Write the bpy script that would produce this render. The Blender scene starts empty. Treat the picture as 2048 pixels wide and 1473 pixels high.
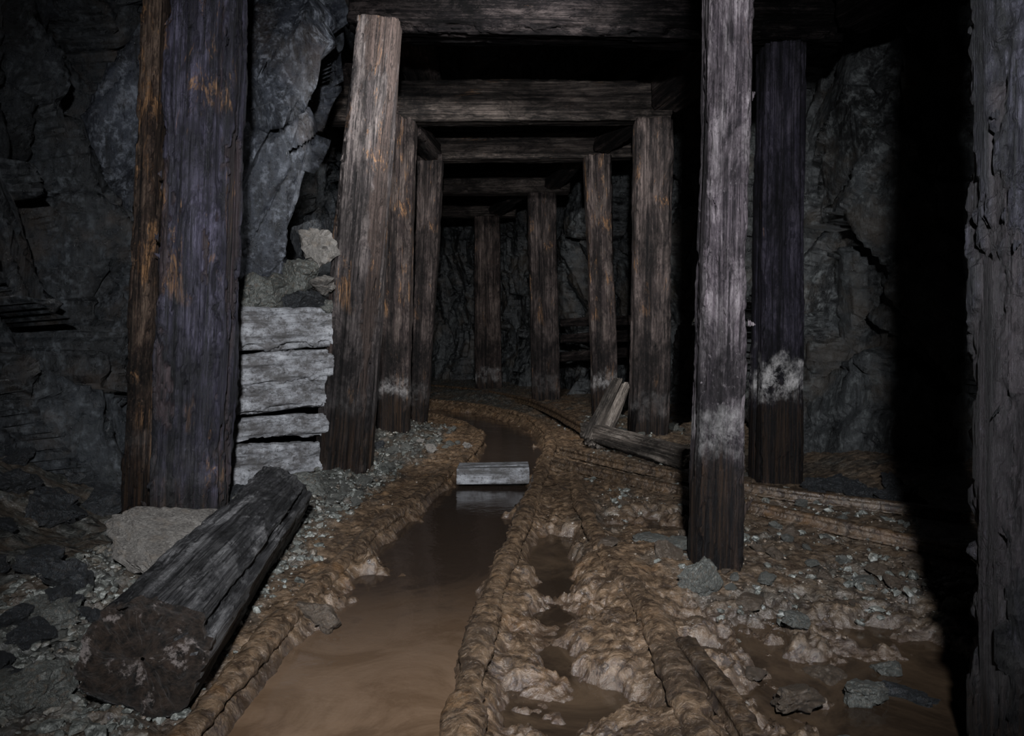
import bpy, math, random, bmesh
import numpy as np
from mathutils import Vector, Matrix

F=1500.0; CH=0.7; HY=675.0
def P(px,py,d): return Vector(((px-1024)/F*d, d, CH-(py-HY)/F*d))
scn=bpy.context.scene
try:
    scn.view_settings.view_transform='Standard'; scn.view_settings.look='None'
except Exception: pass
col=scn.collection

# ---------------- noise ----------------
def h3(ix,iy,iz,seed):
    n=(ix.astype(np.int64)*374761393+iy.astype(np.int64)*668265263+iz.astype(np.int64)*2147483647+seed*1274126177)&0xffffffff
    n=((n^(n>>13))*1274126177)&0xffffffff
    n=((n^(n>>16))*2246822519)&0xffffffff
    n=n^(n>>15)
    return (n&0xffffff)/float(0xffffff)
def vn(x,y,z,seed=0):
    x=np.asarray(x,float);y=np.asarray(y,float)+0*x;z=np.asarray(z,float)+0*x
    ix=np.floor(x);iy=np.floor(y);iz=np.floor(z)
    fx=x-ix;fy=y-iy;fz=z-iz
    u=fx*fx*(3-2*fx);v=fy*fy*(3-2*fy);w=fz*fz*(3-2*fz)
    r=0
    for a in (0,1):
        for b in (0,1):
            for c in (0,1):
                r=r+h3(ix+a,iy+b,iz+c,seed)*(u if a else 1-u)*(v if b else 1-v)*(w if c else 1-w)
    return r*2-1
def fbm(x,y,z,seed=0,o=4,g=.5):
    r=0;a=1;s=0;f=1
    for i in range(o):
        r=r+a*vn(x*f+i*7.3,y*f+i*3.1,z*f,seed+i);s+=a;a*=g;f*=2.03
    return r/s*1.6
def facet(x,y,z,seed=0,grad=.6):
    ix=np.floor(x);iy=np.floor(y);iz=np.floor(z)
    best=np.full(x.shape,1e9);sec=np.full(x.shape,1e9);val=np.zeros(x.shape)
    for a in (-1,0,1):
        for b in (-1,0,1):
            for c in (-1,0,1):
                jx=ix+a;jy=iy+b;jz=iz+c
                cx=jx+h3(jx,jy,jz,seed);cy=jy+h3(jx,jy,jz,seed+1);cz=jz+h3(jx,jy,jz,seed+2)
                dx=x-cx;dy=y-cy;dz=z-cz
                d=dx*dx+dy*dy+dz*dz
                v=h3(jx,jy,jz,seed+3)-.5+grad*((h3(jx,jy,jz,seed+4)-.5)*dx+(h3(jx,jy,jz,seed+5)-.5)*dy+(h3(jx,jy,jz,seed+6)-.5)*dz)*2
                m=d<best
                sec=np.where(m,best,np.minimum(sec,d))
                val=np.where(m,v,val);best=np.where(m,d,best)
    return val, np.sqrt(sec)-np.sqrt(best)
def sst(a,b,x):
    t=np.clip((x-a)/(b-a),0,1);return t*t*(3-2*t)

# ---------------- node helpers ----------------
class M:
    def __init__(s,name):
        s.m=bpy.data.materials.new(name);s.m.use_nodes=True
        s.t=s.m.node_tree;s.b=s.t.nodes['Principled BSDF']
    def n(s,ty,**k):
        n=s.t.nodes.new(ty)
        for a,v in k.items(): setattr(n,a,v)
        return n
    def l(s,a,b): s.t.links.new(a,b)
    def coord(s,which='Object',scale=(1,1,1),rot=(0,0,0)):
        tc=s.n('ShaderNodeTexCoord');mp=s.n('ShaderNodeMapping')
        s.l(tc.outputs[which],mp.inputs[0]);mp.inputs['Scale'].default_value=scale;mp.inputs['Rotation'].default_value=rot
        return mp.outputs[0]
    def noise(s,vec,scale,detail=6,rough=.6,dist=0,out='Fac'):
        n=s.n('ShaderNodeTexNoise');n.inputs['Scale'].default_value=scale;n.inputs['Detail'].default_value=detail
        n.inputs['Roughness'].default_value=rough;n.inputs['Distortion'].default_value=dist
        s.l(vec,n.inputs['Vector']);return n.outputs[out]
    def vor(s,vec,scale,feat='DISTANCE_TO_EDGE'):
        n=s.n('ShaderNodeTexVoronoi');n.feature=feat;n.inputs['Scale'].default_value=scale
        s.l(vec,n.inputs['Vector']);return n.outputs['Distance']
    def ramp(s,f,pts):
        r=s.n('ShaderNodeValToRGB');e=r.color_ramp.elements
        while len(e)<len(pts): e.new(.5)
        for i,(p,c) in enumerate(pts):
            e[i].position=p;e[i].color=(c,c,c,1) if not hasattr(c,'__len__') else (*c,1)
        s.l(f,r.inputs[0]);return r.outputs[0]
    def mix(s,f,a,b,mode='MIX'):
        n=s.n('ShaderNodeMix');n.data_type='RGBA';n.blend_type=mode
        for v,i in ((f,n.inputs[0]),(a,n.inputs[6]),(b,n.inputs[7])):
            if hasattr(v,'is_output') or hasattr(v,'links'): s.l(v,i)
            elif hasattr(v,'__len__'): i.default_value=(*v,1)
            else: i.default_value=v
        return n.outputs[2]
    def math(s,op,a,b=0):
        n=s.n('ShaderNodeMath',operation=op)
        for v,i in ((a,n.inputs[0]),(b,n.inputs[1])):
            if hasattr(v,'links'): s.l(v,i)
            else: i.default_value=v
        return n.outputs[0]
    def bump(s,h,strength,dist,prev=None):
        b=s.n('ShaderNodeBump');b.inputs['Strength'].default_value=strength;b.inputs['Distance'].default_value=dist
        s.l(h,b.inputs['Height'])
        if prev is not None: s.l(prev,b.inputs['Normal'])
        return b.outputs[0]
    def attr(s,name):
        a=s.n('ShaderNodeAttribute');a.attribute_name=name;return a.outputs['Fac']
    def out(s,c,r,nm=None,spec=.5):
        for v,k in ((c,'Base Color'),(r,'Roughness'),(nm,'Normal')):
            if v is None: continue
            i=s.b.inputs[k]
            if hasattr(v,'links'): s.l(v,i)
            elif hasattr(v,'__len__'): i.default_value=(*v,1)
            else: i.default_value=v
        s.b.inputs['Specular IOR Level'].default_value=spec
        return s.m

def wood(name,dark,mid,light,orange=.5,oramt=.1,char=.3,moldz=None,mold=.7,rough=.7,under=None,spec=.13,k=1.0,wetz=.93):
    m=M(name)
    S=lambda t:tuple(x*k for x in t)
    dark,mid,light=S(dark),S(mid),S(light)
    g=m.noise(m.coord(scale=(1,1,.03)),60,10,.78,.4)
    g2=m.noise(m.coord(scale=(1,1,.015)),150,6,.7)
    g3=m.noise(m.coord(scale=(1,1,.03)),18,6,.65,.3)
    pt=m.noise(m.coord(scale=(1,1,.35)),7,10,.80,.8)
    pt2=m.noise(m.coord(scale=(1,1,.6)),3.2,8,.72,.5)
    sp=m.noise(m.coord(scale=(1,1,.6)),90,7,.8)
    c=m.mix(m.ramp(g,[(.42,0),(.57,1)]),dark,mid)
    c=m.mix(m.ramp(pt,[(.48,0),(.55,.9)]),c,m.mix(m.ramp(g,[(.44,0),(.56,1)]),mid,light))
    c=m.mix(1,c,m.ramp(pt2,[(.40,.22),(.57,1)]),'MULTIPLY')
    c=m.mix(1,c,m.ramp(g3,[(.40,.30),(.52,1)]),'MULTIPLY')
    if under is not None:
        un=m.mix(m.ramp(g,[(.40,0),(.60,1)]),tuple(x*.3 for x in under),under)
        c=m.mix(m.attr('peel'),un,c)
    op=m.noise(m.coord(scale=(1,1,.20)),10,10,.82,.8)
    om=m.ramp(m.noise(m.coord(),1.7,3,.5),[(.42,0),(.52,1)])
    of=m.math('MULTIPLY',m.ramp(op,[(.66-oramt,0),(.69-oramt*.9,orange)]),om)
    c=m.mix(of,c,m.mix(m.ramp(g,[(.40,0),(.60,1)]),(.05,.025,.013),(.32,.17,.08)))
    c=m.mix(m.ramp(sp,[(.58,0),(.68,.5)]),c,light)
    c=m.mix(m.ramp(sp,[(.34,.8),(.43,0)]),c,tuple(x*.3 for x in dark))
    dv=m.mix(.05,m.coord(scale=(1,1,.75)),m.noise(m.coord(),18,3,.6,out='Color'),'ADD')
    v=m.vor(dv,58)
    cm=m.ramp(m.noise(m.coord(scale=(1,1,.5)),4.5,5,.65),[(.50,0),(.60,1)])
    cr=m.ramp(v,[(0,.15),(.10,1)])
    crk=m.mix(m.math('MULTIPLY',cm,char),(1,1,1),cr)
    c=m.mix(.8,c,crk,'MULTIPLY')
    c=m.mix(m.ramp(g2,[(.37,.95),(.47,0)]),c,tuple(x*.15 for x in dark))
    r=rough
    if moldz is not None:
        ge=m.n('ShaderNodeNewGeometry');se=m.n('ShaderNodeSeparateXYZ');m.l(ge.outputs['Position'],se.inputs[0])
        zz=m.math('ADD',se.outputs[2],m.math('MULTIPLY',m.math('SUBTRACT',m.noise(m.coord(scale=(1,1,.7)),5,9,.72),.5),.6))
        zm=m.math('ADD',m.math('SUBTRACT',zz,moldz),.5)
        wetf=m.ramp(zm,[(.38,1),(.56,0)])
        mf=m.ramp(zm,[(.44,0),(.53,1),(.66,0)])
        mn=m.ramp(m.noise(m.coord(scale=(1,1,.9)),9,9,.8,.3),[(.44,0),(.62,1)])
        c=m.mix(m.math('MULTIPLY',m.math('MULTIPLY',mf,mn),mold),c,(.36,.34,.33))
        c=m.mix(m.math('MULTIPLY',wetf,wetz),c,m.mix(m.ramp(g,[(.46,0),(.70,1)]),(.0035,.003,.003),(.040,.022,.012)))
        r=m.ramp(wetf,[(0,rough),(1,.45)])
    nb=m.bump(g,1,.02);nb=m.bump(g2,.8,.006,nb);nb=m.bump(g3,.8,.02,nb);nb=m.bump(crk,.6,.006,nb);nb=m.bump(sp,.8,.006,nb)
    return m.out(c,r,nb,spec)

W_near=wood('charred_timber_blue',(.007,.006,.011),(.028,.024,.041),(.10,.09,.132),.9,.095,.6,.12,.1,under=(.058,.039,.042),rough=.38,spec=.42)
W_edge=wood('charred_edge_timber',(.004,.004,.006),(.016,.015,.022),(.065,.062,.082),.5,.03,.6,.12,.1,under=(.026,.021,.023),rough=.42,spec=.3)
W_fork=wood('weathered_fork_timber',(.024,.019,.023),(.105,.085,.094),(.25,.217,.225),.5,.04,.3,.36,.6)
W_lean=wood('weathered_lean_timber',(.016,.013,.013),(.062,.050,.048),(.155,.13,.121),.75,.09,.25,.30,.1,under=(.058,.041,.035),wetz=.8)
W_mid=wood('brown_timber',(.014,.010,.010),(.058,.042,.038),(.15,.116,.10),.8,.11,.2,.28,.8)
W_mid2=wood('brown_timber_plain',(.012,.009,.009),(.050,.037,.033),(.125,.096,.086),.75,.08,.2,.15,.15)
W_midd=wood('dim_brown_timber',(.016,.011,.010),(.060,.043,.037),(.14,.105,.09),.5,.06,.2,.16,.5)
W_dark=wood('dark_blue_timber',(.006,.005,.008),(.022,.019,.029),(.058,.050,.066),.4,.02,.3,.44,1.6)
W_beam=wood('cap_timber',(.012,.010,.009),(.054,.042,.036),(.135,.108,.092),.5,.06,.2)
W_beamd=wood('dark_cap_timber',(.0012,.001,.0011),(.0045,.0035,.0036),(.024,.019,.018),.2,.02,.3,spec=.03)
W_plank=wood('muddy_plank_timber',(.05,.040,.033),(.17,.14,.118),(.32,.275,.235),.3,.03,.1)
W_orange=wood('split_bare_timber',(.012,.008,.007),(.060,.038,.028),(.16,.11,.08),.8,.13,.1,.2,.1)
W_log=wood('charred_log',(.008,.0075,.008),(.085,.082,.085),(.30,.29,.288),.1,.0,.9,rough=.42,spec=.45)

def palem(name,k):
    m=M(name);S=lambda *t:tuple(x*k for x in t)
    g=m.noise(m.coord(scale=(1,1,.14)),24,9,.75,.6);n=m.noise(m.coord(scale=(1,1,.6)),9,9,.78);s=m.noise(m.coord(),60,8,.8)
    c=m.mix(m.ramp(g,[(.36,0),(.50,1)]),S(.08,.078,.08),S(.46,.46,.48))
    c=m.mix(m.ramp(n,[(.43,.85),(.54,0)]),c,S(.12,.11,.105))
    c=m.mix(m.ramp(n,[(.56,0),(.64,.7)]),c,S(.70,.70,.72))
    c=m.mix(m.ramp(s,[(.36,.9),(.46,0)]),c,S(.05,.047,.045))
    nb=m.bump(g,1,.02);nb=m.bump(n,1,.03,nb);nb=m.bump(s,.8,.006,nb)
    return m.out(c,.8,nb,.15)
W_pale=palem('mouldy_pale_timber',.92);W_block=palem('grey_block_timber',.66)

def rock(name,a,b,c3,brown=.4,scale=1,rough=.5,wetbrown=(.06,.038,.024),spec=.3,k=1.0,bd=1.0,vb=1.0):
    m=M(name)
    S=lambda t:tuple(x*k for x in t)
    a,b,c3,wetbrown=S(a),S(b),S(c3),S(wetbrown)
    cr=m.coord('Object',(1,1,.4),(0.5,.6,.2))
    n1=m.noise(cr,3.2*scale,10,.72,.8);n2=m.noise(m.coord(),18*scale,10,.78);n3=m.noise(m.coord(),2.2*scale,7,.7)
    n4=m.noise(m.coord('Object',(1,1,.22),(.5,.6,.2)),22*scale,8,.75,.5)
    dv=m.mix(.06,m.coord('Object',(1,1,.35),(.5,.6,.2)),m.noise(m.coord(),4*scale,5,.6,out='Color'),'ADD')
    vo=m.n('ShaderNodeTexVoronoi');vo.inputs['Scale'].default_value=4*scale;m.l(dv,vo.inputs['Vector'])
    vo2=m.n('ShaderNodeTexVoronoi');vo2.inputs['Scale'].default_value=13*scale;m.l(dv,vo2.inputs['Vector'])
    sx=m.n('ShaderNodeSeparateXYZ');m.l(vo.outputs['Color'],sx.inputs[0])
    c=m.mix(m.ramp(n1,[(.42,0),(.60,1)]),a,b)
    c=m.mix(m.ramp(n2,[(.51,0),(.62,.85)]),c,c3)
    c=m.mix(m.math('MULTIPLY',sx.outputs[0],.45),c,a)
    c=m.mix(m.ramp(n4,[(.38,.85),(.48,0)]),c,tuple(x*.3 for x in a))
    c=m.mix(m.ramp(n3,[(.52,0),(.63,brown)]),c,wetbrown)
    nb=m.bump(vo.outputs['Distance'],vb,.07*bd);nb=m.bump(vo2.outputs['Distance'],vb,.022*bd,nb)
    nb=m.bump(n4,.9,.016*bd,nb);nb=m.bump(n2,.9,.012*bd,nb)
    return m.out(c,m.ramp(n2,[(.38,rough-.2),(.6,rough+.2)]),nb,spec)
R_wall=rock('tunnel_rock',(.003,.0034,.004),(.016,.019,.0225),(.078,.086,.094),.7,spec=.5,rough=.38,wetbrown=(.030,.021,.015),vb=.6)
R_wallr=rock('grey_brown_tunnel_rock',(.004,.0043,.0045),(.024,.026,.027),(.09,.095,.094),.55,spec=.4,rough=.40,wetbrown=(.038,.029,.021),vb=.6)
R_out=rock('outcrop_rock',(.008,.009,.012),(.042,.047,.060),(.165,.177,.205),.25,spec=.5,rough=.38,vb=.35)
R_stone=rock('loose_stone',(.035,.037,.033),(.115,.117,.105),(.29,.29,.26),.55,3,.38,(.10,.068,.044),.5,bd=.12)
R_dark=rock('dark_loose_stone',(.005,.0055,.0065),(.021,.024,.028),(.11,.118,.125),.2,2.5,rough=.40,spec=.5,bd=.2)
R_pale=rock('pale_slab_stone',(.065,.058,.052),(.11,.10,.09),(.19,.175,.155),.5,1.5,.7,(.10,.08,.062),bd=.10,vb=.25)
R_mudst=rock('muddy_stone',(.042,.030,.021),(.11,.078,.053),(.25,.21,.17),.5,4,.28,(.10,.064,.037),.6,bd=.12)

def mudmat(attr=True,k=1.0):
    m=M('mud_and_gravel' if attr else 'mud_crust')
    n1=m.noise(m.coord(),5,9,.70,.3);n2=m.noise(m.coord(),28,9,.66,.6);n3=m.noise(m.coord(),100,6,.65)
    S=lambda t:tuple(x*k for x in t)
    mud=m.mix(m.ramp(n2,[(.40,0),(.62,1)]),S((.030,.019,.012)),S((.130,.084,.050)))
    mud=m.mix(m.ramp(n1,[(.56,0),(.65,.5)]),mud,S((.150,.080,.035)))
    mud=m.mix(m.ramp(n1,[(.38,.7),(.47,0)]),mud,S((.028,.019,.013)))
    mud=m.mix(m.ramp(n3,[(.56,0),(.68,.35)]),mud,S((.23,.165,.11)))
    if attr:
        v=m.n('ShaderNodeTexVoronoi');v.inputs['Scale'].default_value=42;m.l(m.coord(),v.inputs['Vector'])
        vs=m.n('ShaderNodeSeparateXYZ');m.l(v.outputs['Color'],vs.inputs[0])
        gr=m.mix(m.ramp(n2,[(.40,0),(.62,1)]),(.014,.014,.013),(.09,.088,.078))
        gr=m.mix(m.math('MULTIPLY',vs.outputs[0],.6),gr,(.02,.02,.018))
        gr=m.mix(m.ramp(n1,[(.46,0),(.56,.7)]),gr,(.050,.036,.025))
        c=m.mix(m.attr('mud'),gr,mud)
        ge=m.n('ShaderNodeNewGeometry');se=m.n('ShaderNodeSeparateXYZ');m.l(ge.outputs['Position'],se.inputs[0])
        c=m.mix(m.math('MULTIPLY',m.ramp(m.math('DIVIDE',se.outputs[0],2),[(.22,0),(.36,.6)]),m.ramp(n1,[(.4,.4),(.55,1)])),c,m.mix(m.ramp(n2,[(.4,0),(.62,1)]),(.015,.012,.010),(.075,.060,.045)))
        c=m.mix(m.ramp(m.math('ADD',se.outputs[2],.5),[(.448,.8),(.482,0)]),c,(.040,.025,.016))
    else: c=mud
    nb=m.bump(n2,.9,.012);nb=m.bump(n3,.9,.0035,nb)
    return m.out(c,m.ramp(n2,[(.40,.16),(.64,.32)]),nb,.8)
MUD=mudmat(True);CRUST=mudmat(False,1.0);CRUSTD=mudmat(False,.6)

def water(name,dk):
    m=M(name)
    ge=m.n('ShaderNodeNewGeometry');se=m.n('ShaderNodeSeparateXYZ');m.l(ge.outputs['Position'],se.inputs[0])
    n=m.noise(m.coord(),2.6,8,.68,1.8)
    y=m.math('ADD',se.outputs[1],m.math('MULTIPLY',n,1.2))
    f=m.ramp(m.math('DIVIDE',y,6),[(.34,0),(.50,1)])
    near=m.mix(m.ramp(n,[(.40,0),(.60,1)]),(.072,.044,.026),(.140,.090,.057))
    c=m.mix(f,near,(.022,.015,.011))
    if dk: c=m.mix(m.ramp(n,[(.4,0),(.65,1)]),(.018,.012,.008),(.052,.034,.021))
    nb=m.bump(m.noise(m.coord(),6,5,.55),.20,.02)
    m.b.inputs['IOR'].default_value=1.33
    return m.out(c,.10,nb,.6)
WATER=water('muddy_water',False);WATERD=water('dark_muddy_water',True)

# ---------------- mesh helpers ----------------
def mesh_np(name,co,faces,mat,smooth=True):
    me=bpy.data.meshes.new(name);co=np.asarray(co,np.float32)
    if isinstance(faces,np.ndarray):
        nf,k=faces.shape
        me.vertices.add(len(co));me.vertices.foreach_set('co',co.ravel())
        me.loops.add(nf*k);me.loops.foreach_set('vertex_index',faces.ravel().astype(np.int32))
        me.polygons.add(nf);me.polygons.foreach_set('loop_start',(np.arange(nf)*k).astype(np.int32))
        me.update(calc_edges=True)
    else:
        me.from_pydata([tuple(map(float,c)) for c in co],[],faces)
    me.polygons.foreach_set('use_smooth',[smooth]*len(me.polygons))
    me.materials.append(mat);me.update();me.validate()
    return me
def setattr_f(me,name,arr):
    at=me.attributes.new(name,'FLOAT','POINT');at.data.foreach_set('value',arr.ravel().astype(np.float32))
def obj(name,me,label=None,cat=None,group=None,kind=None,parent=None,mw=None):
    o=bpy.data.objects.new(name,me);col.objects.link(o)
    if label:o['label']=label
    if cat:o['category']=cat
    if group:o['group']=group
    if kind:o['kind']=kind
    if parent:o.parent=parent
    if mw is not None:o.matrix_world=mw
    return o
def gridfaces(nr,nc,wrap=False):
    i=np.arange(nr-1)[:,None]*nc;j=np.arange(nc if wrap else nc-1)[None,:];j2=(j+1)%nc
    return np.stack([i+j,i+j2,i+nc+j2,i+nc+j],-1).reshape(-1,4)

def timber(name,p0,p1,w,t,seed,mat,label,cat='wooden post',group=None,res=.012,w2=None,ref=None,bulge=.008,grain=.006,layer=.004,crack=.002,chip=.018,roll=0,endj=.012,rnd=.16,bark=0,bow=.006,endf=26):
    p0=Vector(p0);p1=Vector(p1);L=(p1-p0).length;z=(p1-p0).normalized()
    ref=Vector(ref) if ref else Vector((0,1,0))
    y=(ref-z*ref.dot(z)).normalized()
    if roll: y=Matrix.Rotation(roll,3,z)@y
    x=y.cross(z)
    mw=Matrix.Translation(p0)@Matrix((x,y,z)).transposed().to_4x4()
    per=2*(w+t);n=int(max(28,min(150,per/res)));nl=int(max(40,min(420,L/(res*1.3))))
    r=rnd*min(w,t)
    a=np.linspace(0,1,n,endpoint=False)*per
    hx=[];hy=[];cx=[];cy=[]
    for q in a:
        if q<w: X=-w/2+q;Y=-t/2
        elif q<w+t: X=w/2;Y=-t/2+(q-w)
        elif q<2*w+t: X=w/2-(q-w-t);Y=t/2
        else: X=-w/2;Y=t/2-(q-2*w-t)
        ax=min(max(X,-w/2+r),w/2-r);ay=min(max(Y,-t/2+r),t/2-r)
        dx=X-ax;dy=Y-ay;d=math.hypot(dx,dy) or 1
        hx.append(ax+dx/d*r);hy.append(ay+dy/d*r);cx.append(dx/d);cy.append(dy/d)
    hx=np.array(hx);hy=np.array(hy);nx=np.array(cx);ny=np.array(cy)
    corner=np.clip(np.abs(nx*ny)*2,0,1)
    zz=np.linspace(0,L,nl)
    sc=1+((w2/w-1) if w2 else 0)*zz/L
    X=hx[None,:]*sc[:,None];Y=hy[None,:]*(1+0*sc[:,None]);Z=np.repeat(zz[:,None],n,1)
    NX=np.repeat(nx[None],nl,0);NY=np.repeat(ny[None],nl,0)
    s=seed*17
    d=bulge*fbm(X*4+s,Y*4,Z*1.4,s)
    d+=grain*fbm(X*34+s,Y*34,Z*1.1,s+5,4,.65)
    lay=fbm(X*8+s,Y*8,Z*1.6,s+9,6,.62)
    pl=1-sst(.05,.10,lay)
    d+=layer*pl-layer*.3+layer*.6*(1-sst(-.35,-.28,lay))
    if crack>0:
        v,e=facet(X*34+s+.3*fbm(X*20,Y*20,Z*8,s+2,2),Y*34,Z*20,s+11)
        msk=sst(.1,.4,fbm(X*4,Y*4,Z*1.4,s+21,4))
        d-=crack*(1-sst(0,.2,e))*msk
    ch=np.abs(fbm(X*9+s,Y*9,Z*5,s+31,5,.6))
    d-=chip*corner[None,:]*np.clip(ch-.12,0,1)*1.5
    chk=fbm(X*22+s,Y*22,Z*.5,s+41,2)
    d-=.014*sst(.55,.75,chk)
    bx=bow*np.sin(zz/L*3.1+seed)[:,None]
    co=np.stack([X+NX*d+bx,Y+NY*d,Z],-1)
    ej=endj*fbm(hx*14+s,hy*14,0*hx+.5,s+51,4,.6)
    k=np.exp(-zz/.03)[:,None]*ej[None,:];k2=np.exp(-(L-zz)/.03)[:,None]*ej[None,::-1]
    co[:,:,2]+=k+k2
    co=co.reshape(-1,3);peel=pl.reshape(-1)
    F4=gridfaces(nl,n,True)
    caps=[];base=len(co);extra=[]
    for end in (0,1):
        ring=np.arange(n)+(0 if end==0 else (nl-1)*n)
        prev=ring;cpt=co[ring].mean(0);kk=1 if end==0 else sc[-1]
        for f in (.93,.84,.74,.62,.5,.38,.26,.14,.03):
            bl=min(1,(1-f)*5)
            pts=cpt+(co[ring]-cpt)*f
            ideal=np.stack([hx*kk*f+cpt[0],hy*f+cpt[1],0*hx],-1)
            pts[:,:2]=pts[:,:2]*(1-bl)+ideal[:,:2]*bl
            dz=(co[ring][:,2]-cpt[2])*(1-bl)
            pts[:,2]=cpt[2]+dz+endj*1.3*bl*fbm(pts[:,0]*endf+s,pts[:,1]*endf,0*pts[:,0],s+61,5,.65)*(1 if f>.05 else 0)
            idx=base+np.arange(n);extra.append(pts);base+=n
            q=np.stack([prev,np.roll(prev,-1),np.roll(idx,-1),idx],-1)
            if end==0:q=q[:,::-1]
            caps.append(q);prev=idx
    co=np.concatenate([co]+extra);F4=np.concatenate([F4]+caps)
    me=mesh_np(name,co,F4,mat)
    setattr_f(me,'peel',np.concatenate([peel,np.ones(len(co)-len(peel))]))
    o=obj(name,me,label,cat,group,mw=mw)
    if bark:
        rr=random.Random(seed)
        for k in range(bark):
            vs=[];fs=[]
            zz0=rr.uniform(.1,L-.1);e=rr.random();kz=1+((w2/w-1) if w2 else 0)*zz0/L;hw=w/2*kz
            if e<.35: bx0=-hw;by0=rr.uniform(-t/2,-t/2+.03);sx=-1
            elif e<.5: bx0=hw;by0=-t/2+.01;sx=1
            else: bx0=rr.uniform(-hw*.9,hw*.9);by0=-t/2;sx=rr.choice((-1,1))
            wd=rr.uniform(.004,.018);ln=rr.uniform(.008,.026);cu=rr.uniform(.2,2.0)
            ns=8;tl=rr.uniform(-1.5,1.5)
            for i in range(ns+1):
                u=i/ns;an=cu*u
                ox=sx*ln*(math.sin(an)/max(cu,.1));oy=-ln*((1-math.cos(an))/max(cu,.1))*.7-.001
                ww=wd*(1-.85*u)*(1+.4*math.sin(i*2.1+k));zc=zz0+tl*ln*u
                vs.append((bx0+ox-sx*.006,by0+oy,zc-ww));vs.append((bx0+ox-sx*.006,by0+oy,zc+ww))
            for i in range(ns):
                q=i*2;fs.append((q,q+1,q+3,q+2))
            mb=mesh_np('bark_flake',np.array(vs),np.array(fs),mat)
            setattr_f(mb,'peel',np.ones(len(vs)))
            ob=obj('bark_flake',mb,parent=o)
            so=ob.modifiers.new('s','SOLIDIFY');so.thickness=.002
    return o

# ---------------- ground ----------------
ML=[(-.60,-1.5),(-.60,-.6),(-.59,.3),(-.58,1.1),(-.575,1.765),(-.55,2.21),(-.50,2.8),(-.41,3.39),(-.31,4.12),(-.235,4.88),(-.25,5.5),(-.42,6.2),(-.85,6.95),(-1.35,7.4)]
MR=[(-.11,-1.5),(-.11,-.6),(-.10,.3),(-.09,1.1),(-.074,1.735),(-.035,2.165),(.028,2.70),(.085,3.23),(.165,3.96),(.25,4.88),(.235,5.7),(.08,6.6),(-.4,7.6),(-1.0,8.2)]
CL=[((a[0]+b[0])/2,(a[1]+b[1])/2) for a,b in zip(ML,MR)]
B1=[(.33,-1.5),(.33,-.6),(.33,.3),(.325,1.1),(.34,1.63),(.345,1.963),(.305,2.31),(.29,2.88),(.30,3.4)]
B2=[(.41,-1.5),(.41,-.6),(.41,.3),(.41,1.0),(.405,1.35),(.385,1.66)]
R1=[(.19,4.2),(.50,3.72),(.80,3.28),(1.09,2.87),(1.36,2.5),(1.8,2.05),(2.2,1.7)]
R2=[(.30,4.55),(.62,4.0),(.92,3.6),(1.16,3.32),(1.42,3.12),(1.75,2.88),(2.3,2.5)]
OUT=[(.56,5.0),(.47,5.7),(.36,6.56),(.12,7.7),(-.45,9.0),(-1.2,9.9),(-2.2,10.5)]
def smoothpl(pl,step=.02):
    pts=[Vector((p[0],p[1],0)) for p in pl];o=[]
    for i in range(len(pts)-1):
        p1=pts[i];p2=pts[i+1];L=(p2-p1).length
        p0=pts[i-1] if i>0 else p1*2-p2;p3=pts[i+2] if i+2<len(pts) else p2*2-p1
        t1=(p2-p0).normalized()*L;t2=(p3-p1).normalized()*L
        k=max(2,int(L/step))
        for j in range(k):
            t=j/k;t_2=t*t;t_3=t_2*t
            q=(2*t_3-3*t_2+1)*p1+(t_3-2*t_2+t)*t1+(-2*t_3+3*t_2)*p2+(t_3-t_2)*t2
            o.append((q.x,q.y))
    o.append(pl[-1]);return o
def pdist(x,y,pl):
    b=np.full(np.shape(x),1e9)
    for (ax,ay),(bx,by) in zip(pl[:-1],pl[1:]):
        dx=bx-ax;dy=by-ay;t=np.clip(((x-ax)*dx+(y-ay)*dy)/(dx*dx+dy*dy),0,1)
        b=np.minimum(b,(x-ax-t*dx)**2+(y-ay-t*dy)**2)
    return np.sqrt(b)
PUD=[(.14,2.52,.09,.44,.09),(.10,1.95,.05,.25,.035),(.13,1.52,.09,.13,.055),(.74,1.50,.42,.40,.075),(.62,1.75,.12,.14,.05),(.55,2.95,.22,.16,.08),(.50,4.05,.26,.20,.09),(1.15,3.25,.16,.10,.07)]
WL=-.05
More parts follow.
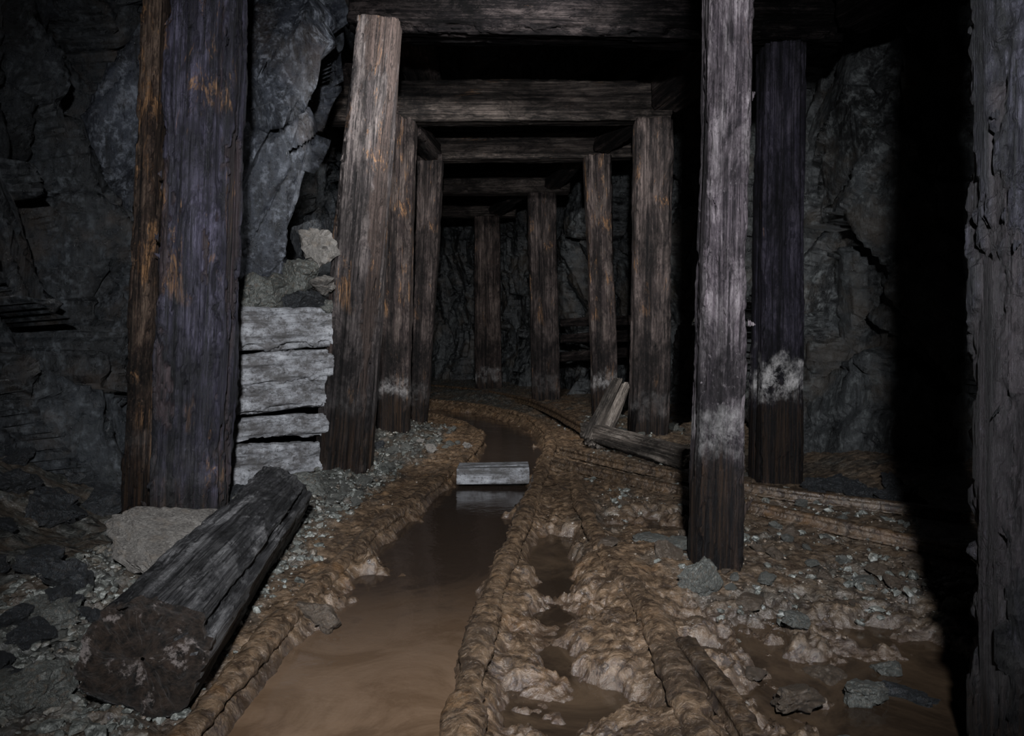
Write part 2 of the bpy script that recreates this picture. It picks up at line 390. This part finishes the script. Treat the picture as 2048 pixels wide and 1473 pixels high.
def H(x,y,fine=True,ret=False):
    x=np.asarray(x,float);y=np.asarray(y,float)
    z0=np.zeros_like(x)
    n1=fbm(x*2.5,y*2.5,z0,3,3);n2=fbm(x*9,y*9,z0,13,5,.6);nm=fbm(x*18,y*18,z0,17,4,.6)
    dc=pdist(x,y,CL);dcw=dc+.055*n2+.02*n1+.03*nm-.045*sst(2.3,1.6,y)-.02*sst(2.3,2.7,y)*sst(4.2,3.6,y)
    z=-.010+.013*n1+.011*n2
    tr=sst(.29,.11,dcw)
    z=z-.086*tr
    for (mx,my,rx,ry,hh) in ((-.43,2.42,.11,.13,.065),(-.47,2.02,.05,.10,.045),(-.36,3.0,.05,.25,.03)):
        z=z+hh*np.exp(-(((x-mx)/rx)**2+((y-my)/ry)**2))*(1+.8*n2)
    for (mx,my,rx,ry,dp) in PUD:
        q=np.sqrt(((x-mx)/rx)**2+((y-my)/ry)**2)+.6*n2+.2*n1
        z=z-dp*sst(1.5,.1,q)
    for pl,hh,ww in ((ML,-.004,.045),(MR,.012,.052),(B1,.010,.055),(B2,.000,.028),(R1,-.010,.04),(R2,-.010,.04)):
        d=pdist(x,y,pl)+.018*n2+.010*nm;e=np.exp(-(d/ww)**2)
        z=z*(1-e*.92)+e*(hh+.008*n2+.005*n1)
    for (mx,my,rx,ry,hh) in ((.48,2.35,.2,.22,.025),(-.8,3.1,.25,.7,.03),(.235,1.95,.10,.32,.014)):
        z=z+hh*np.exp(-(((x-mx)/rx)**2+((y-my)/ry)**2))
    z=z+.36*sst(-1.5,-2.3,x)*(1-.4*sst(4,6,y))+.05*sst(-.9,-1.3,x)*sst(2.7,2.1,y)
    z=z+.12*sst(1.35,1.9,x)*sst(2.9,3.7,y)
    z=z+.07*sst(.45,1.2,dc)*sst(4.8,5.6,y)
    mud=sst(.60,.40,dc+.10*n2)
    rg=np.exp(-(((x-.25)/.32)**2+((y-1.6)/.9)**2))
    mud=np.maximum(mud,sst(.25,.5,rg+.2*n2))
    mud=np.maximum(mud,.7*sst(.25,.05,np.minimum(pdist(x,y,R1),pdist(x,y,R2))+.08*n2))
    mud=np.clip(np.maximum(mud,(.75+1.0*n2+.3*n1)*sst(-.2,.6,x)),0,1)
    mud=mud*(1-.75*sst(-.60,-.72,x+.05*n2)*sst(4.4,3.8,y))
    if fine:
        n3=fbm(x*22,y*22,z0,23,5,.60);n4=fbm(x*65,y*65,z0,29,3,.6)
        v,e=facet(x*17,y*17,z0+.5,33)
        v2,e2=facet(x*38,y*38,z0+.5,43)
        rdg=1-np.abs(fbm(x*14,y*9,z0,73,4,.55))
        wet=sst(-.080,-.035,z)
        z=z+wet*((1-mud)*(.018*v+.012*v2+.006*n3+.003*n4)+mud*(.0050*n3+.0026*n4+.008*(rdg-.8)))
    return (z,mud) if ret else z
ys=np.concatenate([np.linspace(-1.5,1.0,50,endpoint=False),1.0*np.exp(np.arange(0,760)*math.log(13.5)/759)])
xs=np.concatenate([np.linspace(-3.4,-1.3,70,endpoint=False),np.linspace(-1.3,1.3,440,endpoint=False),np.linspace(1.3,4.6,110)])
GX,GY=np.meshgrid(xs,ys)
gz,gm=H(GX,GY,True,True)
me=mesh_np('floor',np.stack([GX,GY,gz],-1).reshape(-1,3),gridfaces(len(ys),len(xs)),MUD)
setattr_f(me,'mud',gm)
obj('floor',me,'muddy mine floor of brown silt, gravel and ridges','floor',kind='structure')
def gz1(x,y,fine=False): return float(H(np.array([x]),np.array([y]),fine)[0])

def strip(pl,hw,z):
    pl=smoothpl(pl,.05);co=[]
    for i,(x,y) in enumerate(pl):
        a=pl[max(i-1,0)];b=pl[min(i+1,len(pl)-1)];tx=b[0]-a[0];ty=b[1]-a[1];l=math.hypot(tx,ty);nx=-ty/l;ny=tx/l
        co+= [(x-nx*hw,y-ny*hw,z),(x+nx*hw,y+ny*hw,z)]
    f=[(2*i,2*i+2,2*i+3,2*i+1) for i in range(len(pl)-1)]
    return np.array(co),np.array(f)
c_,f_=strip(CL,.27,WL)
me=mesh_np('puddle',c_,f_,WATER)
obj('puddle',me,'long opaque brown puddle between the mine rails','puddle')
for i,(mx,my,rx,ry,dp) in enumerate(PUD):
    an=np.linspace(0,2*math.pi,40,endpoint=False)
    k=1.7
    co=[(mx+min(rx*k,rx+.14)*math.cos(t),my+min(ry*k,ry+.16)*math.sin(t),WL-.0008*(i+1)) for t in an]
    me=mesh_np('puddle',np.array(co),[list(range(40))],WATERD)
    obj('puddle',me,'shallow brown puddle in the mud beside the rails','puddle')

# ---------------- walls ----------------
def saw(s): 
    f=s-np.floor(s);return np.where(f<.88,f/.88,(1-f)/.12)
def wall(name,path,side,label,mat=R_wall,z0=-.4,z1=3.5,seed=1,ds=.022,amp=1,toe=.12,sw=1):
    P_=np.array(smoothpl(path));seg=np.hypot(*(P_[1:]-P_[:-1]).T);S=np.concatenate([[0],np.cumsum(seg)])
    n=int(S[-1]/ds);ss=np.linspace(0,S[-1],n)
    x=np.interp(ss,S,P_[:,0]);y=np.interp(ss,S,P_[:,1])
    tx=np.gradient(x);ty=np.gradient(y);l=np.hypot(tx,ty);nx=-ty/l*side;ny=tx/l*side
    k=31;ker=np.ones(k)/k
    nx=np.convolve(np.pad(nx,k,'edge'),ker,'same')[k:-k];ny=np.convolve(np.pad(ny,k,'edge'),ker,'same')[k:-k]
    zz=np.arange(z0,z1,ds)
    X=np.repeat(x[None],len(zz),0);Y=np.repeat(y[None],len(zz),0);Z=np.repeat(zz[:,None],n,1)
    U=(X+Y)*.7+Z*.6;V=Z*.8-(X+Y)*.5;W=(X-Y)*.7
    w1=fbm(X*1.2,Y*1.2,Z*1.2,seed+7,5)
    f1,e1=facet(U*.9+.06*w1,V*.5+.04*w1,W*.9,seed,2.0)
    f2,e2=facet(U*2.4+.06*w1,V*.9+.04*w1,W*2.4,seed+20,2.2)
    f3,e3=facet(U*6+.10*w1,V*2.2,W*6,seed+30,2.0)
    q=U*1.8+.7*w1
    q2=U*6+1.2*w1
    d=.22*f1+.10*f2+.035*f3+sw*(.10*saw(q)*(.3+.7*sst(-.4,.4,w1))+.025*saw(q2))
    d+=.08*fbm(X*.8,Y*.8,Z*.8,seed+60,3)+.009*fbm(U*8,V*3,W*8,seed+70,6,.62)
    d-=.02*(1-sst(0,.04,e2))
    d+= toe*sst(.5,0,Z)-.10
    d*=amp
    co=np.stack([X+nx*d,Y+ny*d,Z],-1).reshape(-1,3)
    me=mesh_np(name,co,gridfaces(len(zz),n),mat)
    return obj(name,me,label,'wall',kind='structure')
wall('wall_left',[(-2.2,-1.5),(-2.18,-.2),(-2.15,1),(-2.1,2.4),(-2.05,3.2),(-1.95,4.4),(-1.85,5.6),(-1.75,7),(-2.0,8.4),(-2.9,10),(-4.2,11.3)],-1,'dark jagged rock wall of the mine tunnel',seed=3,amp=.9)
wall('wall_right',[(5,1.6),(4.2,2.2),(3.4,2.75),(2.4,3.4),(1.9,3.85),(1.72,4.7),(1.6,5.6),(1.4,7),(1.0,8.5),(.45,9.9),(-.6,11.2),(-2.2,12.3),(-4.2,13.2)],1,'dark jagged rock wall of the mine tunnel',mat=R_wallr,seed=19,amp=.8,sw=.35)
cx=np.arange(-4.3,5,.05);cy=np.arange(-1.5,13.6,.05);CX,CY=np.meshgrid(cx,cy)
f1,e1=facet(CX*1.2,CY*1.2,0*CX,77);f2,e2=facet(CX*4,CY*4,0*CX,78)
CZ=3.2+.4*f1+.12*f2+.2*fbm(CX,CY,0*CX,80,4)
me=mesh_np('ceiling',np.stack([CX,CY,CZ],-1).reshape(-1,3),gridfaces(len(cy),len(cx)),R_wall)
obj('ceiling',me,'rough dark rock roof of the mine','ceiling',kind='structure')

# ---------------- rocks ----------------
def icos(sub):
    bm=bmesh.new();bmesh.ops.create_icosphere(bm,subdivisions=sub,radius=1)
    co=np.array([v.co[:] for v in bm.verts]);fa=np.array([[v.index for v in f.verts] for f in bm.faces]);bm.free()
    return co,fa
IC5=icos(5);IC4=icos(4);IC1=icos(1)
def rockmesh(seed,mat,ic=IC4,name='rock',planes=11,sc=(1,1,1),amp=1):
    rr=np.random.RandomState(seed);co,fa=ic;co=co.copy()
    nrm=rr.normal(size=(planes,3));nrm/=np.linalg.norm(nrm,axis=1)[:,None]
    off=rr.uniform(.45,.85,planes)
    dots=co@nrm.T
    r=np.where(dots>.05,off[None,:]/np.maximum(dots,.05),9).min(1);r=np.minimum(r,1.05)
    co=co*r[:,None]
    x,y,z=co.T
    f,e=facet(x*2.2+seed,y*2.2,z*2.2,seed,1.1)
    f2,e2=facet(x*5+seed,y*5,z*5,seed+5,1.0)
    d=amp*(.16*f+.05*f2-.03*(1-sst(0,.15,e)))+.05*fbm(x*3+seed,y*3,z*3,seed+1,5,.55)
    co=co*(1+d)[:,None]*np.array(sc)
    return mesh_np(name,co,fa,mat,smooth=False)
def put_rock(me,x,y,size,rot=None,sc=(1,1,.7),z=None,label='angular grey stone lying in the mud',cat='rock',group=None,name='rock',sink=.35):
    rr=random.Random(int(x*1000)+int(y*777))
    o=obj(name,me,label,cat,group)
    o.scale=tuple(size*s for s in sc)
    o.rotation_euler=rot if rot else (rr.uniform(-.3,.3),rr.uniform(-.3,.3),rr.uniform(0,6.28))
    o.location=(x,y,(gz1(x,y)+size*sc[2]*(1-sink)*.75) if z is None else z)
    return o
VG=[rockmesh(100+i,R_stone) for i in range(6)]
VD=[rockmesh(200+i,R_dark) for i in range(5)]
VM=[rockmesh(300+i,R_mudst) for i in range(5)]
VP=[rockmesh(400+i,R_pale) for i in range(3)]

co,fa=icos(7);co=co*np.array([.64,.50,1.28])
zz=co[:,2];k=.90+.10*sst(-1.15,.0,zz);co[:,0]*=k
x,y,z=co.T
nr=co/np.linalg.norm(co,axis=1)[:,None]
w1=fbm(x*1.5,y*1.5,z*1.5,505,3)
U=x*.88-z*.44;V=z*.88+x*.44
f1,e1=facet(U*1.5+.05*w1,V*.55+.03*w1,y*1.6,501,2.0);f2,e2=facet(U*4.0+.06*w1,V*1.1,y*4,521,2.0)
d=.16*f1+.06*f2+.10*saw(U*2.2+.3*w1)+.022*saw(U*7+.6*w1)+.005*fbm(U*14,V*4,y*14,541,6,.6)-.08
co=co+nr*d[:,None]
me=mesh_np('rock_outcrop',co,fa,R_out)
o=obj('rock_outcrop',me,'large overhanging grey layered rock bulge behind the posts','rock');o.location=(-1.70,4.38,2.0)

# ---------------- timbers ----------------
G='tunnel support posts'
def post(px0,px1,pyb,pxt0,pxt1,pyt,d,t,seed,mat,label,zb=-.12,zt=None,name='timber_post',cat='wooden post',grp=G,**k):
    def ext(a,b):
        if (a+b)/2<1024: xl=(a-1024)/F*d;xr=(b-1024)/F*(d+t*.85)
        else: xl=(a-1024)/F*(d+t*.85);xr=(b-1024)/F*d
        return xl,xr
    l0,r0=ext(px0,px1);l1,r1=ext(pxt0,pxt1)
    b=Vector(((l0+r0)/2,d+t/2,CH-(pyb-HY)/F*d));tp=Vector(((l1+r1)/2,d+t/2,CH-(pyt-HY)/F*d))
    w=r0-l0;w2=r1-l1;dv=tp-b
    f0=(zb-b.z)/dv.z;f1=1 if zt is None else (zt-b.z)/dv.z
    wa=w+(w2-w)*f0;wb=w+(w2-w)*f1
    return timber(name,b+dv*f0,b+dv*f1,wa,t,seed,mat,label,cat,grp,w2=wb,**k)
post(287,458,1040,335,490,0,2.85,.22,1,W_near,'thick charred blue-black post with cracked peeling bark',zt=2.62,res=.0072,layer=.012,chip=.035,bark=30)
post(240,314,1035,288,348,0,2.92,.16,2,W_orange,'narrow split rusty brown plank standing against a charred post',zt=2.62,name='split_timber',cat='wooden plank',grp=None,res=.008,chip=.045,layer=.010)
post(622,745,948,712,806,30,3.9,.22,3,W_lean,'leaning weathered grey-brown square post beside stacked timbers',res=.0078,chip=.04,bark=18,layer=.007)
post(753,824,872,766,834,215,5.35,.2,4,W_mid,'brown square post with orange streaks and white mould',zt=2.36)
post(824,856,850,833,887,305,6.2,.2,5,W_mid2,'slim brown post with pale scars behind another post',zt=2.22)
post(1256,1340,880,1267,1346,235,5.2,.22,6,W_mid2,'thick brown square post with orange flecks carrying a cap beam')
post(1183,1237,857,1168,1223,308,6.05,.2,7,W_mid,'grey-brown post with white mould at its foot')
post(1064,1119,812,1056,1113,385,7.75,.22,8,W_mid2,'dark charred post in front of the curved rock wall')
post(951,1004,787,949,1001,432,9.4,.24,9,W_midd,'far reddish-brown post with pale mould at its base')
post(1378,1492,1148,1403,1514,0,2.23,.14,10,W_fork,'tall weathered grey post with dark wet foot standing in gravel',zt=2.6,res=.0062,chip=.03,bark=12)
post(1499,1612,970,1508,1614,75,3.62,.22,11,W_dark,'dark blue-black post with ragged white mould band',res=.009,zt=2.13)
post(1936,2180,1540,1940,2190,0,1.22,.12,12,W_edge,'near charred post with curling peeling bark',zt=2.6,res=.006,layer=.012,chip=.05,bark=36,rnd=.35)

BG='overhead cap beams'
def beam(p0,p1,h,t,seed,mat,label,**k):
    return timber('cap_beam',p0,p1,h,t,seed,mat,label,'wooden beam',BG,**k)
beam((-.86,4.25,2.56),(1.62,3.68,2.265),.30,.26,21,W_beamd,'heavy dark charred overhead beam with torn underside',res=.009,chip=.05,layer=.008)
beam((-1.35,5.5,2.40),(1.12,5.35,2.37),.28,.24,22,W_beam,'brown overhead beam resting on square posts',res=.010)
beam((-1.4,6.4,2.30),(1.0,6.3,2.31),.22,.22,23,W_beam,'brown cap beam spanning the tunnel')
beam((-1.1,7.95,2.33),(.60,7.9,2.34),.24,.24,24,W_beam,'dim brown cap beam deeper in the tunnel')
beam((-1.3,9.6,2.38),(0.05,9.55,2.36),.26,.24,25,W_beam,'far reddish-brown cap beam')
SG='longitudinal stringers'
def stringer(p0,p1,w,h,seed,mat=W_mid2,label='dark timber brace running between two cap beams'):
    return timber('stringer',p0,p1,w,h,seed,mat,label,'wooden brace',SG,ref=(0,0,1))
stringer((1.08,5.26,2.40),(1.35,4.08,2.46),.22,.24,31)
stringer((.74,6.18,2.30),(.93,5.52,2.33),.16,.16,32)
stringer((.42,7.8,2.33),(.62,6.45,2.36),.17,.17,33)
stringer((-.2,9.42,2.33),(.16,8.05,2.34),.18,.18,34)
stringer((-.66,6.25,2.24),(-.74,5.56,2.26),.14,.14,35)
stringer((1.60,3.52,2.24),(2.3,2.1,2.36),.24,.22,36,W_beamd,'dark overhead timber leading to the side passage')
timber('lagging_board',(-.66,5.9,2.63),(-.64,4.45,2.66),.26,.14,37,W_mid2,'dark roof board lying across cap beams','wooden board','roof boards',ref=(0,0,1))
timber('lagging_board',(.60,5.5,2.58),(.98,5.2,2.86),.32,.08,38,W_mid2,'tilted dark roof board lying on a cap beam','wooden board','roof boards',ref=(0,0,1))
timber('lagging_board',(-1.25,6.3,2.50),(-1.15,5.3,2.60),.22,.07,39,W_mid2,'dark roof board lying across cap beams','wooden board','roof boards',ref=(0,0,1))

def crib(x0,x1,yt,yb,d0,d1,seed,lab):
    a=P(x0,(yt+yb)/2,d0);b=P(x1,(yt+yb)/2-3,d1);h=(yb-yt)/F*(d0+d1)/2
    a.z=b.z=(a.z+b.z)/2
    timber('stacked_timber',a-(b-a)*.25,b-(b-a)*.02,h*1.06,.2,seed,W_pale,lab,'stacked timber','pale stacked timbers',res=.008,chip=.07,bulge=.028,layer=.010,grain=.008,crack=0,endj=.04,rnd=.16,bow=.014)
crib(465,648,620,692,3.55,3.98,51,'whitish mouldy timber on top of a stack between posts')
crib(463,643,710,768,3.55,3.98,52,'whitish cracked timber in a stack between posts')
crib(462,640,766,822,3.55,3.98,53,'whitish cracked timber in a stack between posts')
crib(460,634,838,878,3.55,3.98,54,'thin pale board in a stack between posts')
crib(455,623,892,955,3.55,3.98,55,'pale grey timber at the bottom of a stack')

lg=timber('fallen_log',(-.71,1.43,.09),(-.82,2.66,.12),.21,.21,61,W_log,'fallen charred square log with rotten dark end','log',ref=(.42,0,1),res=.006,w2=.195,chip=.02,crack=.003,endj=.014,rnd=.24,bulge=.008,layer=.004,endf=20)
rot=M('rotten_wood');nn=rot.noise(rot.coord(scale=(1,1,.3)),38,9,.78);n_2=rot.noise(rot.coord(),14,8,.75)
cc=rot.mix(rot.ramp(nn,[(.4,0),(.62,1)]),(.003,.0025,.002),(.038,.025,.018));cc=rot.mix(rot.ramp(n_2,[(.56,0),(.62,.8)]),cc,(.22,.185,.17))
ROT=rot.out(cc,.45,rot.bump(nn,1,.02),.4)
lg.data.materials.append(ROT)
nz=fbm(np.array([p.center.x for p in lg.data.polygons])*18,np.array([p.center.y for p in lg.data.polygons])*18,np.zeros(len(lg.data.polygons)),707,4)
for p,q in zip(lg.data.polygons,nz):
    if p.center.z<.010+.018*q: p.material_index=1

timber('fallen_plank',(.50,5.02,.08),(.93,3.95,.06),.10,.11,62,W_plank,'fallen pale muddy timber lying by the rails','wooden plank',ref=(0,0,1),res=.009)
timber('broken_board',(.53,4.86,.02),(.74,5.02,.40),.17,.05,64,W_plank,'broken grey-brown board leaning against a post','wooden board',res=.008,w2=.10,endj=.05,chip=.03)
timber('timber_block',(-.275,3.83,WL+.055),(.085,3.83,WL+.06),.078,.2,63,W_block,'pale grey rectangular wooden block lying across the water','wooden block',res=.006,chip=.02,bulge=.003,layer=.001,crack=0,endj=.004,rnd=.06,grain=.003,bow=0)
for i,(zc,yy) in enumerate(((.86,7.3),(.70,7.35),(.52,7.3))):
    timber('wall_board',(.55,8.3,zc-.02*i),(1.25,6.6,zc+.03*i),.05,.10,70+i,W_mid2,'dark board laid along the rock wall behind posts','wooden board','wall boards',ref=(0,0,1))

# ---------------- rails ----------------
def rail(pl,seed,mat,label,zc=0.0,crust=1.0,s=1.0,name='rail',grp='mud-caked mine rails'):
    P_=np.array(smoothpl(pl,.012))
    prof=[(-.034,-.03),(-.034,-.022),(-.012,-.014),(-.007,.008),(-.02,.014),(-.021,.028),(-.012,.033),(0,.034),(.012,.033),(.021,.028),(.02,.014),(.007,.008),(.012,-.014),(.034,-.022),(.034,-.03)]
    pr=[]
    for i in range(len(prof)):
        a=prof[i];b=prof[(i+1)%len(prof)];pr+= [a,((a[0]+b[0])/2,(a[1]+b[1])/2)]
    pr=np.array(pr)*s
    an=np.radians(np.linspace(-138,-408,len(pr)))
    round_=np.stack([np.cos(an)*.032,np.sin(an)*.022],-1)*s
    wgt=min(1,crust*1.0)
    pr=pr*(1-wgt)+round_*wgt
    n=len(P_);tx=np.gradient(P_[:,0]);ty=np.gradient(P_[:,1]);l=np.hypot(tx,ty);nx=ty/l;ny=-tx/l
    X=P_[:,0][:,None]+nx[:,None]*pr[None,:,0];Y=P_[:,1][:,None]+ny[:,None]*pr[None,:,0];Z=zc+0*X+pr[None,:,1]
    r=1+crust*(.30*fbm(X*6,Y*6,Z*6,seed,4,.55)+.26*fbm(X*45,Y*45,Z*45,seed+3,4,.65))
    zl=.004*crust*fbm(X*3,Y*3,0*X,seed+20,2)
    X=P_[:,0][:,None]+nx[:,None]*pr[None,:,0]*r;Y=P_[:,1][:,None]+ny[:,None]*pr[None,:,0]*r;Z=zc+zl+pr[None,:,1]*r
    me=mesh_np(name,np.stack([X,Y,Z],-1).reshape(-1,3),gridfaces(n,len(pr),True),mat)
    bmx=bmesh.new();bmx.from_mesh(me);bmesh.ops.recalc_face_normals(bmx,faces=bmx.faces);bmx.to_mesh(me);bmx.free()
    return obj(name,me,label,'rail',grp)
rail(ML,81,CRUST,'curving narrow-gauge rail buried in brown mud',-.008,1,.9)
rail(MR,82,CRUST,'curving narrow-gauge rail caked in thick wet mud',.013,1,1.0)
rail(B1,83,CRUST,'thick mud-caked rail of the diverging track',.012,1,1.1)
rail(B2,84,CRUSTD,'short rusty check rail beside a mud-caked rail',.016,.6,.9)
rail(R1,85,CRUSTD,'rusty rail of the side track crossing gravel',.012,.35,.9)
rail(R2,86,CRUSTD,'rusty rail of the side track beside a post',.012,.35,.9)
rail(OUT,87,CRUSTD,'curving outer rail against the rock wall',.05,.35,1.2)

# ---------------- placed stones ----------------
def stone(px,py,spx,me,sc=(1,1,.7),label='angular grey stone lying on gravel',rot=None,sink=.35):
    d=1050/(py-HY);x=(px-1024)/F*d
    return put_rock(me,x,d,spx/F*d/2*1.15,rot,sc,None,label,sink=sink)
stone(1405,1175,80,VG[0],(1,1,1.2),'upright grey stone beside the foot of a post')
stone(645,1215,100,VM[0],(1,.9,.6),'mud-coated boulder at the edge of the puddle')
stone(1595,1375,95,VM[1],(1,.9,.55),'wet brown stone in a shallow puddle',sink=-.6)
stone(1725,1350,110,VG[2],(1,.8,.55),'wet brown stone in a shallow puddle',sink=-.5)
stone(1655,1300,95,VM[3],(1,.8,.6),'wet brown stone in a shallow puddle',sink=-.4)
stone(1530,1290,60,VG[4],(1,.8,.5),'small wet stone at a puddle edge',sink=0)
stone(1690,1430,95,VG[1],(1,.8,.22),'flat grey stone in muddy water',sink=-1.6)
stone(1830,1345,120,VD[1],(1,.9,.7),'dark wet rock beside the puddle')
stone(1510,1320,50,VM[0],(1,.9,.5),'small wet stone at a puddle edge',sink=0)
stone(1775,1290,70,VG[5],(1,.9,.6),'pale wet stone at a puddle edge',sink=0)
stone(1600,1230,60,VG[3],(1,.9,.5),'pale grey stone in wet mud',sink=0)
stone(1300,1085,100,VG[2],(1,.7,.2),'flat grey slab stone on gravel',rot=(.05,.1,.3))
stone(1345,1105,80,VG[3],(1,.8,.25),'flat grey slab stone on gravel')
stone(615,1000,85,VG[4],(1,.9,.8),'rounded grey boulder at the foot of stacked timbers')
stone(545,990,80,VG[5],(1,.9,.8),'grey boulder at the foot of stacked timbers')
stone(490,1010,70,VG[0],(1,.9,.6),'grey boulder near stacked timbers')
stone(860,905,26,VP[0],(1,1,.8),'small pale stone beside the track')
stone(935,893,18,VP[1],(1,1,.8),'small pale stone beside the track')
stone(1445,1262,36,VP[2],(1,1,.5),'small pale stone in the mud')
stone(60,1395,150,VG[1],(1,.9,.6),'large grey rock at the tunnel edge')
stone(1215,1110,40,VM[0],(1,1,.5),'small brown muddy stone beside a puddle')
stone(810,1175,22,VM[1],(1,1,.6),'small stone poking out of muddy water',sink=-1.5)
stone(805,1222,14,VM[2],(1,1,.9),'small stone poking out of muddy water',sink=-3)
o=put_rock(rockmesh(435,R_pale,IC5,'stone_slab',7,amp=.5),-1.00,2.24,.21,(.30,.16,.6),(1.15,1.0,.28),None,'flat pale stone slab leaning against a charred log','stone slab',name='stone_slab',sink=-.6)

rr=random.Random(77)
for k,(px,py,d,sz) in enumerate(((632,500,3.95,.15),(600,545,3.85,.15),(645,570,3.88,.11),(560,575,3.8,.14),(620,600,3.85,.10),(585,604,3.8,.10),(530,592,3.75,.15),(488,600,3.68,.13),(555,616,3.78,.07),(650,612,3.92,.07),(650,470,4.2,.13),(610,475,4.2,.13),(480,575,3.8,.10))):
    p=P(px,py,d);me_=(VG[1:5]+VD[:2])[k%6] if k not in (0,2) else VP[k%3]
    put_rock(me_,p.x,p.y,sz,None,(1.1,.8,rr.uniform(.6,.95)),p.z,'broken grey rock piled above stacked mouldy timbers',group='broken rocks above stacked timbers')
co,fa=IC5;co=co.copy()*np.array([.50,.62,1.02]);x,y,z=co.T
f1,e1=facet(x*6,y*6,z*6,601);f2,e2=facet(x*13,y*13,z*13,611)
nr=co/np.linalg.norm(co,axis=1)[:,None];co=co+nr*(.12*f1+.05*f2)[:,None]
me=mesh_np('rubble_heap',co,fa,R_dark,False);o=obj('rubble_heap',me,'heap of broken rock behind stacked timbers','rubble',kind='stuff');o.location=(-1.42,4.62,-.02)

rr=random.Random(5)
def okpos(x,y,m=.12):
    for pl in (ML,MR,B1,R1,R2):
        if float(pdist(np.array([x]),np.array([y]),pl)[0])<m: return False
    if abs(x+.78)<.22 and 1.3<y<2.75: return False
    if -1.6<x<-1.0 and 2.1<y<3.2: return False
    return True
def scatter(n,xr,yr,sr,var,label,group,sc=(1,1,.65)):
    k=0;t=0
    while k<n and t<n*8:
        t+=1
        x=rr.uniform(*xr);y=rr.uniform(*yr)
        if not okpos(x,y): continue
        if gz1(x,y)<WL+.02: continue
        put_rock(rr.choice(var),x,y,rr.uniform(*sr)*(1 if rr.random()<.8 else 1.5),(rr.uniform(-.5,.5),rr.uniform(-.5,.5),rr.uniform(0,6.3)),sc,None,label,group=group);k+=1
scatter(90,(-2.0,-1.0),(1.5,3.6),(.03,.10),VD,'dark angular rock in a heap along the wall','dark rocks along the wall')
scatter(60,(-1.1,-.62),(2.7,4.0),(.012,.035),VG,'grey gravel stone beside the track','gravel stones by the track')
scatter(24,(-1.2,-.93),(1.3,1.9),(.02,.05),VG+VD,'grey stone at the tunnel edge','stones at the tunnel edge')
scatter(45,(.42,1.3),(1.6,3.2),(.010,.035),VG+VM+VM,'pale grey stone in wet mud','stones by the side track')
scatter(18,(1.2,1.7),(3.1,3.5),(.03,.07),VD,'dark rock at the foot of the wall','dark rocks at the wall foot')
scatter(26,(.7,1.4),(4.2,6.5),(.02,.06),VG+VD,'grey stone by tunnel posts','stones by the posts')
scatter(30,(-.75,-.35),(4.2,6.0),(.012,.035),VG+VP[:1],'grey gravel stone beside the track','gravel stones by the track')
scatter(18,(-1.3,-.8),(4.5,8),(.03,.08),VD,'dark rock along the wall','dark rocks along the wall')
nr_=np.random.RandomState(9)
def gravel(n,regions,mat,label,smin,smax,mk=1.0):
    co1,fa1=IC1
    xs_=[];ys_=[]
    for (x0,x1,y0,y1,wt) in regions:
        k=int(n*wt);xs_.append(nr_.uniform(x0,x1,k));ys_.append(nr_.uniform(y0,y1,k))
    x=np.concatenate(xs_);y=np.concatenate(ys_)
    z,mud=H(x,y,True,True)
    keep=(z>WL-.005)&(nr_.uniform(size=x.shape)>mud*mk)
    x=x[keep];y=y[keep];z=z[keep];N=len(x)
    s=smin+(smax-smin)*nr_.uniform(size=N)**3
    shp=nr_.uniform(.5,1.1,(N,1,3))*np.array([1,1,.6])
    jit=1+nr_.uniform(-.3,.3,(N,len(co1),1))
    c=co1[None]*jit*shp*s[:,None,None]
    a=nr_.uniform(0,6.28,N);b=nr_.normal(0,.4,N)
    ca,sa=np.cos(a)[:,None],np.sin(a)[:,None];cb,sb=np.cos(b)[:,None],np.sin(b)[:,None]
    X,Y,Z=c[:,:,0],c[:,:,1],c[:,:,2]
    X,Z=X*cb+Z*sb,-X*sb+Z*cb
    X,Y=X*ca-Y*sa,X*sa+Y*ca
    c=np.stack([X+x[:,None],Y+y[:,None],Z+z[:,None]+s[:,None]*.2],-1).reshape(-1,3)
    f=(fa1[None]+np.arange(N)[:,None,None]*len(co1)).reshape(-1,3)
    obj('gravel',mesh_np('gravel',c,f,mat,False),label,'gravel',kind='stuff')
gravel(17000,[(-1.3,-.6,1.3,4.2,.42),(.4,1.4,1.6,3.6,.14),(-.9,1.2,3.6,6.5,.22),(1.0,1.6,2.5,3.4,.04)],R_stone,'loose grey-green gravel strewn beside the tracks',.004,.024)
gravel(14000,[(-.9,.6,1.3,4.6,.5),(.4,1.5,1.3,3.4,.5)],R_mudst,'brown mud-coated gravel bits between rails',.002,.009,.93)

# ---------------- lights ----------------
def spot(loc,tgt,e,ang,blend,r,c):
    l=bpy.data.lights.new('flash_or_added_lamp','SPOT');l.energy=e;l.spot_size=math.radians(ang);l.spot_blend=blend;l.shadow_soft_size=r;l.color=c
    o=bpy.data.objects.new('flash_or_added_lamp',l);col.objects.link(o);o.location=loc
    o.rotation_euler=(Vector(tgt)-Vector(loc)).to_track_quat('-Z','Y').to_euler();return o
spot((.04,-.45,1.35),(.0,5.0,.45),1150,80,1.0,.05,(.91,.95,1.0))
spot((-.1,3.0,2.3),(.15,8.0,.6),520,110,.8,.05,(.96,.98,1.0))  # unseen lamp added above the view to brighten the deep tunnel
w=bpy.data.worlds.new('world');scn.world=w;w.use_nodes=True
w.node_tree.nodes['Background'].inputs[0].default_value=(.5,.55,.8,1);w.node_tree.nodes['Background'].inputs[1].default_value=.001

cam=bpy.data.cameras.new('camera');co_=bpy.data.objects.new('camera',cam);col.objects.link(co_)
cam.sensor_width=36;cam.lens=F/2048*36;cam.shift_y=-(736.5-HY)/2048
co_.location=(0,0,CH);co_.rotation_euler=(math.pi/2,0,0);cam.clip_start=.02
scn.camera=co_
